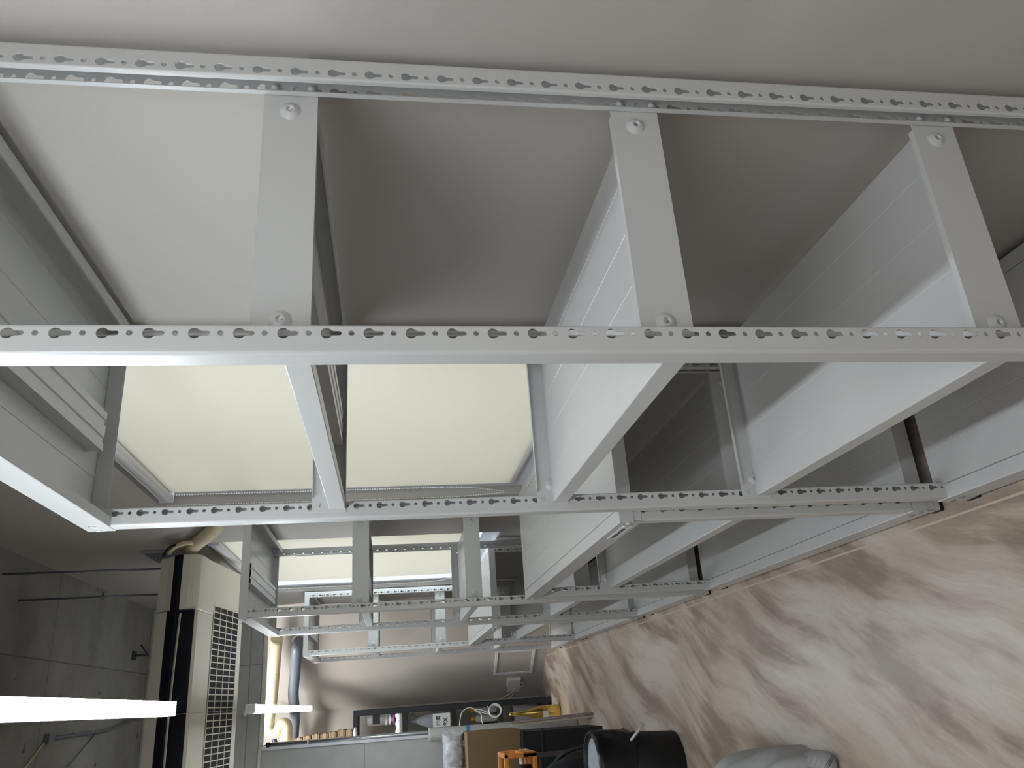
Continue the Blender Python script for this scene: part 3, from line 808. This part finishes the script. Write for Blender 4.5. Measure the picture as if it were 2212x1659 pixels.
b = MB(); b.lathe([(0.045, 0), (0.055, 0.005), (0.055, 0.150), (0.050, 0.160)], (0, 0, 0), 22); b.build('jar_body', M_WHITE, jar1)
b = MB(); b.box(-0.040, 0.045, -0.0560, -0.0500, 0.045, 0.110); o = b.build('label_band', M_LABELK, jar1); o['label'] = 'square black label'
# white cloth hung over the shelf edge
b = MB(); n = 16
for k in range(n):
    x0_ = -0.60+0.165*k/n; x1_ = -0.60+0.165*(k+1)/n
    y0_ = 6.806+0.005*sin(k*1.3); y1_ = 6.806+0.005*sin((k+1)*1.3)
    zz0 = 1.367; zz1 = 1.367
    b.add([(x0_, y0_, zz0), (x1_, y1_, zz1), (x1_, y1_-0.004, 1.40), (x0_, y0_-0.004, 1.40), (x0_, 6.826, 1.422+0.006*sin(k)), (x1_, 6.826, 1.422+0.006*sin(k+1))], [(0, 1, 2, 3), (3, 2, 5, 4)], True)
o = b.build('white_cloth', M_CLOTH); md = o.modifiers.new('solid', 'SOLIDIFY'); md.thickness = 0.006; md.offset = 0
tag(o, 'white folded cloth lying before the lower jar on the dark shelf unit', 'cloth')
# grey bag with a paper label
t = thing('labelled_bag', 'grey twisted plastic bag with a handwritten white label, on the dark shelf unit', 'bag', (-0.512, 6.84, 0.926))
b = MB(); b.lathe([(0.062, 0), (0.066, 0.02), (0.066, 0.17), (0.055, 0.23), (0.032, 0.30), (0.015, 0.355), (0.010, 0.36), (0.019, 0.382), (1e-6, 0.385)], (0, 0, 0), 20, sy=0.75)
b.build('bag_body', M_BAGGREY, t)
b = MB(); b.box(-0.060, 0.052, -0.054, -0.050, 0.015, 0.170); lb = b.build('paper_label', M_PAPER, t)
for k, (s_, zz, sz) in enumerate((('ﾌﾗ層', 0.108, 0.042), ('9X', 0.040, 0.055))):
    cu = bpy.data.curves.new('handwriting', 'FONT'); cu.body = s_; cu.size = sz; cu.extrude = 0.0004; cu.offset = 0.0006
    tmp = bpy.data.objects.new('handwriting_curve', cu); C.objects.link(tmp); bpy.context.view_layer.update()
    me = bpy.data.meshes.new_from_object(tmp.evaluated_get(bpy.context.evaluated_depsgraph_get())); bpy.data.objects.remove(tmp)
    o = bpy.data.objects.new('handwriting', me); C.objects.link(o); me.materials.clear(); me.materials.append(M_INK)
    o.parent = lb; o.location = (-0.052, -0.0545, zz); o.rotation_euler = (pi/2, 0, 0)
# pale bottles and tubs on the shelves, mostly hidden behind
def pbottle(loc, rad, h_, mt, capm, label, group):
    t = thing('bottle', label, 'bottle', loc, 0, group)
    b = MB(); b.lathe([(rad*0.95, 0), (rad, 0.006), (rad, h_*0.68), (rad*0.85, h_*0.76), (rad*0.4, h_*0.84)], (0, 0, 0), 16); b.build('bottle_body', mt, t)
    b = MB(); b.lathe([(rad*0.5, h_*0.84), (rad*0.5, h_*0.95), (rad*0.3, h_)], (0, 0, 0), 14); b.build('cap', capm, t)
pbottle((-0.425, 6.95, 0.926), 0.035, 0.17, M_BEIGEJ, M_BEIGEJ, 'pale beige bottle behind the labelled bag', None)
pbottle((-0.44, 6.98, 1.10), 0.038, 0.21, M_BEIGEJ, M_WHITE, 'pale bottle standing on the beige bottle behind the bag', None)
for k, x in enumerate((-0.455, -0.530)):
    pbottle((x, 6.88, 0.506), 0.034, 0.245, M_TUB, M_YELLOW, ['clear bottle with an amber cap, nearest the end wall', 'clear bottle with an amber cap, beside the hanging cables'][k], 'amber-capped bottles on the dark shelf unit')
pbottle((-0.60, 6.93, 0.506), 0.038, 0.20, M_DKPIPE, M_TUB, 'dark bottle with a grey cap behind the hanging cables', None)
simple('plastic_tub', M_TUB, 'translucent plastic tub on the lowest shelf behind the gold bottle', 'tub', (-0.60, 7.0, 0.076), lambda b: b.lathe([(0.12, 0), (0.15, 0.01), (0.16, 0.26), (0.165, 0.27), (0.155, 0.27), (0.145, 0.02), (1e-6, 0.02)], (0, 0, 0), 24, sy=0.8))
simple('storage_box', M_BLACK, 'black box on the middle shelf with a purple strap', 'box', (-0.98, 7.0, 0.506), lambda b: b.box(-0.22, 0.20, -0.14, 0.14, 0, 0.22), None, 0.008)
simple('brown_sack', M_CARD, 'brown paper sack low on the upper shelf', 'sack', (-0.80, 6.95, 1.365), lambda b: b.lathe([(0.08, 0), (0.10, 0.02), (0.09, 0.10), (0.04, 0.13), (1e-6, 0.135)], (0, 0, 0), 14, sy=0.7))
# coiled cable hung on the front of the unit
b = MB()
for k in range(5):
    rr = 0.048+0.004*((k*37) % 5)/2
    c_ = Vector((-0.478+0.003*k, 6.765-0.004*k, 0.535+0.002*(k % 2)))
    b.tube([c_+Vector((rr*cos(a), 0.004*sin(3*a), rr*1.05*sin(a))) for a in [2*pi*i/28 for i in range(29)]], 0.0042, 6, False)
b.tube(smooth_path([(-0.50, 6.76, 0.585), (-0.47, 6.76, 0.68), (-0.43, 6.76, 0.76), (-0.46, 6.76, 0.83), (-0.53, 6.76, 0.855), (-0.575, 6.76, 0.86)], 6), 0.0045, 6)
b.tube(smooth_path([(-0.49, 6.76, 0.59), (-0.455, 6.76, 0.66), (-0.45, 6.76, 0.72), (-0.49, 6.76, 0.665), (-0.54, 6.76, 0.66), (-0.57, 6.76, 0.655)], 6), 0.0045, 6)
b.tube([(-0.43, 6.765, 0.60), (-0.43, 6.80, 0.60)], 0.004, 6)
tag(b.build('coiled_cable', M_WHITE, weld=False), 'white cable coiled in a ring in front of the dark shelf unit', 'cable')
# gold bottle
simple('gold_bottle', M_GOLD, 'shiny gold sparkling-wine bottle on the floor before the dark shelf unit', 'bottle', (-0.508, 6.45, 0.0),
       lambda b: b.lathe([(0.030, 0.004), (0.052, 0.0), (0.056, 0.010), (0.057, 0.15), (0.050, 0.21), (0.030, 0.285), (0.016, 0.34), (0.0145, 0.41), (0.018, 0.415), (0.018, 0.445), (0.012, 0.45)], (0, 0, 0), 32))
gb = bpy.data.objects['gold_bottle']
b = MB(); b.lathe([(0.0578, 0.115), (0.0578, 0.160)], (0, 0, 0), 40); 
b.v = [v for v in b.v]; keep = MB()
kk = [i for i in range(40) if 25 <= i <= 30]
for i in kk:
    a = b.v[i]; c_ = b.v[i+1]; keep.add([a, c_, (c_[0], c_[1], 0.160), (a[0], a[1], 0.160)], [(0, 1, 2, 3)])
keep.build('paper_label', M_PAPER, gb)

# ------------------------------------------------------------------ things standing by the column
# bubble-wrap roll
t = thing('bubble_wrap_roll', 'tall roll of clear bubble wrap with a blue tape band', 'bubble wrap roll', (-0.602, 5.80, 0))
b = MB(); pts = [(0.0, 0.0+0.02*k/60, 0.0+1.18*k/60) for k in range(61)]
b.tube(pts, [0.050+0.0012*(k % 2) for k in range(61)], 18); b.build('wrap', M_GLASSY, t)
k0 = 0.86/1.18
b = MB(); b.tube([(0, 0.02*k0, 0.86), (0, 0.02*(k0+0.022), 0.885)], 0.0525, 18, False); b.build('tape_band', M_BLUE, t)
# cartons
simple('black_storage_box', M_BLACK, 'large matt black box on the floor under the cardboard box', 'box', (-0.92, 5.22, 0), lambda b: (b.box(-0.32, 0.318, -0.24, 0.24, 0, 0.548), b.box(-0.325, 0.323, -0.245, 0.245, 0.548, 0.572), b.box(-0.05, 0.322, -0.246, -0.24, 0.42, 0.44)), None, 0.006)
t = thing('cardboard_box', 'large brown cardboard box on the black box, by the column', 'cardboard box', (-0.90, 5.26, 0.572))
b = MB(); b.box(-0.33, 0.318, -0.20, 0.22, 0, 0.372); b.build('carton', M_CARDD, t, 0.004)
b = MB(); b.box(-0.33, 0.320, -0.202, 0.0, 0.366, 0.376); b.build('flap', M_CARD, t, 0.002)
# patterned lace plastic wrap lying on the carton
t = thing('wrapped_bundle', 'bundle in white patterned plastic film lying on the cardboard box', 'bundle', (-0.90, 5.32, 0.948))
b = MB(); n = 40
rr = random.Random(5)
b.tube([(0.318-0.65*k/n, 0.01*sin(k*0.6), 0.078) for k in range(n+1)], [0.074+0.004*sin(k*1.7)*cos(k*0.9) for k in range(n+1)], 22)
b.build('film', mat('lace_film', (0.50, 0.52, 0.55), 0.3, noise=0.3, nscale=25, bump=0.8, bscale=35), t)
b = MB()
for k in range(7):
    for j in range(5):
        a = radians(150+j*32); x = 0.29-k*0.085+(0.04 if j % 2 else 0)
        c_ = Vector((x, 0.079*cos(a), 0.078+0.079*sin(a)))
        tx = Vector((1, 0, 0)); ty = Vector((0, -sin(a), cos(a)))
        for q_ in range(6):
            an = q_*pi/3
            d = tx*cos(an)+ty*sin(an)
            b.tube([c_+d*0.004, c_+d*0.022], [0.0022, 0.0008], 4)
b.build('lace_pattern', M_WHITE, t, weld=False)
# wooden boards leaning
for k, (x, dy, lab) in enumerate(((-0.529, 0.0, 'grey-brown wooden board leaning beside the black box, facing the aisle'), (-0.549, 0.03, 'second wooden board leaning behind the grey-brown one'))):
    b = MB()
    b.add([(x, 5.20+dy, 0), (x+0.016, 5.20+dy, 0), (x+0.016, 5.27+dy, 0), (x, 5.27+dy, 0), (x-0.030, 5.55+dy, 0.56), (x-0.014, 5.55+dy, 0.56), (x-0.014, 5.62+dy, 0.56), (x-0.030, 5.62+dy, 0.56)],
          [(3, 2, 1, 0), (4, 5, 6, 7), (0, 1, 5, 4), (1, 2, 6, 5), (2, 3, 7, 6), (3, 0, 4, 7)])
    tag(b.build('wooden_board', M_WOOD if k == 0 else M_WOODL, None, 0.002), lab, 'board', 'boards leaning by the black box')
# orange crate on a black stool-height box
simple('black_case', M_BLACK, 'black case standing on the floor under the orange crate', 'case', (-0.95, 4.42, 0), lambda b: b.box(-0.24, 0.235, -0.26, 0.22, 0, 0.605), None, 0.012)
t = thing('orange_crate', 'orange plastic open-frame crate behind the black backpack', 'crate', (-0.90, 4.36, 0.607))
b = MB(); X0, X1, Y0, Y1, Z1 = -0.22, 0.215, -0.17, 0.16, 0.20; w_ = 0.028
for (xa, xb, ya, yb, za, zb_) in ((X0, X1, Y0, Y0+w_, 0, w_), (X0, X1, Y0, Y0+w_, Z1-w_, Z1), (X0, X1, Y1-w_, Y1, 0, w_), (X0, X1, Y1-w_, Y1, Z1-w_, Z1),
        (X0, X0+w_, Y0, Y0+w_, 0, Z1), (X1-w_, X1, Y0, Y0+w_, 0, Z1), (X0, X0+w_, Y1-w_, Y1, 0, Z1), (X1-w_, X1, Y1-w_, Y1, 0, Z1),
        (X0, X0+w_, Y0, Y1, 0, w_), (X1-w_, X1, Y0, Y1, 0, 0.09), (X0, X0+w_, Y0, Y1, Z1-w_, Z1), (X1-w_, X1, Y0, Y1, Z1-w_, Z1),
        (X0, X1, Y0+w_, Y1-w_, 0.0, 0.012)):
    b.box(xa, xb, ya, yb, za, zb_)
b.build('crate_frame', M_ORANGE, t, 0.006, weld=False)
simple('dark_roll', M_BLACK, 'dark rolled sheet lying inside the orange crate', 'roll', (-0.92, 4.36, 0.665), lambda b: b.tube([(-0.17, 0, 0), (0.16, 0, 0)], 0.043, 16))
t = thing('white_carton', 'small white box lying beside the black backpack', 'box', (-0.730, 4.55, 0.607))
b = MB(); b.box(-0.045, 0.045, -0.035, 0.035, 0, 0.055); b.build('lid', M_WHITE, t, 0.006)
b = MB(); b.box(-0.0455, 0.0455, -0.0355, 0.0355, 0.038, 0.041); b.build('lid_gap', M_DKPIPE, t)
# black backpack: lumpy bag built as one surface with pocket and straps
def lumpy(b, cx_, cy_, z0_, hx, hy, hz, seed, amp=0.03, nu=36, nv=24, pw=0.6, lean=(0, 0)):
    rr = random.Random(seed); ph = [rr.uniform(0, 6.28) for _ in range(8)]
    vs_ = []; fs_ = []
    for j in range(nv+1):
        v = -pi/2+pi*j/nv
        for i in range(nu):
            a = 2*pi*i/nu
            ca, sa, cv, sv = cos(a), sin(a), cos(v), sin(v)
            sg = lambda q, p: math.copysign(abs(q)**p, q)
            d = 1+amp*(sin(3*a+ph[0]+2*v)+0.7*sin(5*a+ph[1]-3*v)+0.6*sin(7*v+ph[2]+2*a)+0.4*sin(11*a+9*v+ph[3]))
            zz = sg(sv, pw)
            z_ = z0_+hz*(1+zz)*(1+0.5*(d-1))
            vs_.append((cx_+hx*sg(ca, pw)*sg(cv, pw)*d+lean[0]*(1+zz)/2, cy_+hy*sg(sa, pw)*sg(cv, pw)*d+lean[1]*(1+zz)/2, max(z0_, z_)))
    for j in range(nv):
        for i in range(nu):
            fs_.append((j*nu+i, j*nu+(i+1) % nu, (j+1)*nu+(i+1) % nu, (j+1)*nu+i))
    b.add(vs_, fs_, True)
t = thing('black_backpack', 'black fabric backpack standing between the orange crate and the black bin', 'backpack', (-0.90, 3.93, 0))
b = MB(); lumpy(b, 0, 0.03, 0, 0.245, 0.165, 0.325, 2, 0.025, pw=0.62, lean=(-0.06, 0)); b.build('bag_body', M_BLKFAB, t)
b = MB(); lumpy(b, -0.04, -0.12, 0.04, 0.15, 0.06, 0.15, 5, 0.02, pw=0.6); b.build('front_pocket', M_BLKFAB, t)
b = MB(); b.tube(smooth_path([(-0.07, 0, 0.62), (-0.06, 0, 0.71), (0.0, 0, 0.72), (0.03, 0, 0.60)], 6), 0.011, 8); b.build('carry_handle', M_BLKFAB, t)
b = MB(); b.tube(smooth_path([(0.10, 0.10, 0.58), (0.20, 0.05, 0.50), (0.235, 0.0, 0.36), (0.22, -0.03, 0.16)], 6), 0.012, 8); b.build('shoulder_strap', M_BLACK, t)
b = MB(); b.tube(smooth_path([(-0.15, -0.14, 0.47), (0.0, -0.15, 0.50), (0.13, -0.14, 0.46)], 6), 0.003, 6); b.build('zip', M_GREYP, t)
# black bin with a bag liner
t = thing('waste_bin', 'round black waste bin lined with a crumpled black bag', 'bin', (-0.750, 3.47, 0))
b = MB(); b.lathe([(0.150, 0.0), (0.155, 0.006), (0.172, 0.44), (0.165, 0.44), (0.150, 0.40)], (0, 0, 0), 48); b.build('bin_body', M_BLACK, t)
b = MB(); n = 72; vs_ = []; fs_ = []
prof = [(0.158, 0.36), (0.166, 0.452), (0.176, 0.455), (0.183, 0.43), (0.181, 0.38), (0.180, 0.33), (0.179, 0.29), (0.178, 0.25)]
for j, (rr_, h_) in enumerate(prof):
    for i in range(n):
        a = 2*pi*i/n
        k = (0.004 if j > 2 else 0.001)*sin(9*a+j*1.9)+(0.0025 if j > 1 else 0)*sin(23*a+j*2.7)
        hz = h_+(0.012*sin(4*a+1.0)+0.006*sin(11*a) if j == len(prof)-1 else 0)
        vs_.append(((rr_+k)*cos(a), (rr_+k)*sin(a), hz))
for j in range(len(prof)-1):
    for i in range(n): fs_.append((j*n+i, j*n+(i+1) % n, (j+1)*n+(i+1) % n, (j+1)*n+i))
b.add(vs_, fs_, True); b.build('bin_liner', mat('liner_film', (0.006, 0.006, 0.008), 0.35, bump=0.5, bscale=30), t)
simple('lint_heap', M_BINTOP, 'grey fluffy waste filling the black bin to its rim', 'waste', (-0.750, 3.47, 0.41), lambda b: b.lathe([(0.150, 0.0), (0.150, 0.026), (0.10, 0.034), (0.04, 0.038), (1e-6, 0.039)], (0, 0, 0), 30))
b = MB(); b.prism([(3.26, 0.285), (3.262, 0.270), (3.262, 0.195), (3.26, 0.185), (3.256, 0.195), (3.256, 0.275)], 'x', -0.004, 0.004)
b = MB(); b.tube([(-0.620, 3.325, 0.275), (-0.585, 3.33, 0.235), (-0.548, 3.34, 0.195)], [0.006, 0.007, 0.008], 8)
tag(b.build('white_tie', M_WHITE), 'short white plastic stick poking out beside the black bin', 'stick')
# grey canvas bag at the frame's edge
def canvas_bag():
    t = thing('canvas_bag', 'crumpled grey canvas bag lying on the floor nearest the camera', 'bag', (-0.83, 2.12, 0))
    b = MB(); nu, nv = 80, 40; vs_ = []; fs_ = []
    rr = random.Random(11); ph = [rr.uniform(0, 6.28) for _ in range(10)]
    for j in range(nv+1):
        v = (pi/2)*j/nv
        for i in range(nu):
            a = 2*pi*i/nu
            ex = cos(v)**0.75
            x = 0.215*math.copysign(abs(cos(a))**0.8, cos(a))*ex
            y = 0.36*math.copysign(abs(sin(a))**0.8, sin(a))*ex
            z = 0.30*sin(v)**0.8*(1+0.35*y/0.36)
            fold = 0.010*sin(13*y*3+4*x*9+ph[0])+0.007*sin(31*y+23*x+ph[1])+0.005*sin(60*x-22*y+ph[2])
            k = 1+fold/0.2*(0.35+0.65*sin(2*v))
            vs_.append((x*k, y*k, max(0.0, z*k)))
    for j in range(nv):
        for i in range(nu): fs_.append((j*nu+i, j*nu+(i+1) % nu, (j+1)*nu+(i+1) % nu, (j+1)*nu+i))
    b.add(vs_, fs_, True)
    b.build('bag_body', M_GREYBAG, t)
    b = MB()
    n = 14
    pa = smooth_path([(0.16, -0.16, 0.10), (0.21, -0.22, 0.06), (0.20, -0.30, 0.02), (0.13, -0.31, 0.02)], 5)
    for i in range(len(pa)-1):
        p, q_ = pa[i], pa[i+1]
        b.add([p+Vector((0, 0, -0.0)), q_+Vector((0, 0, -0.0)), q_+Vector((-0.05, 0.01, 0.035)), p+Vector((-0.05, 0.01, 0.045))], [(0, 1, 2, 3)], True)
    o = b.build('bag_flap', M_GREYBAG, t); md = o.modifiers.new('solid', 'SOLIDIFY'); md.thickness = 0.003
    return t
canvas_bag()
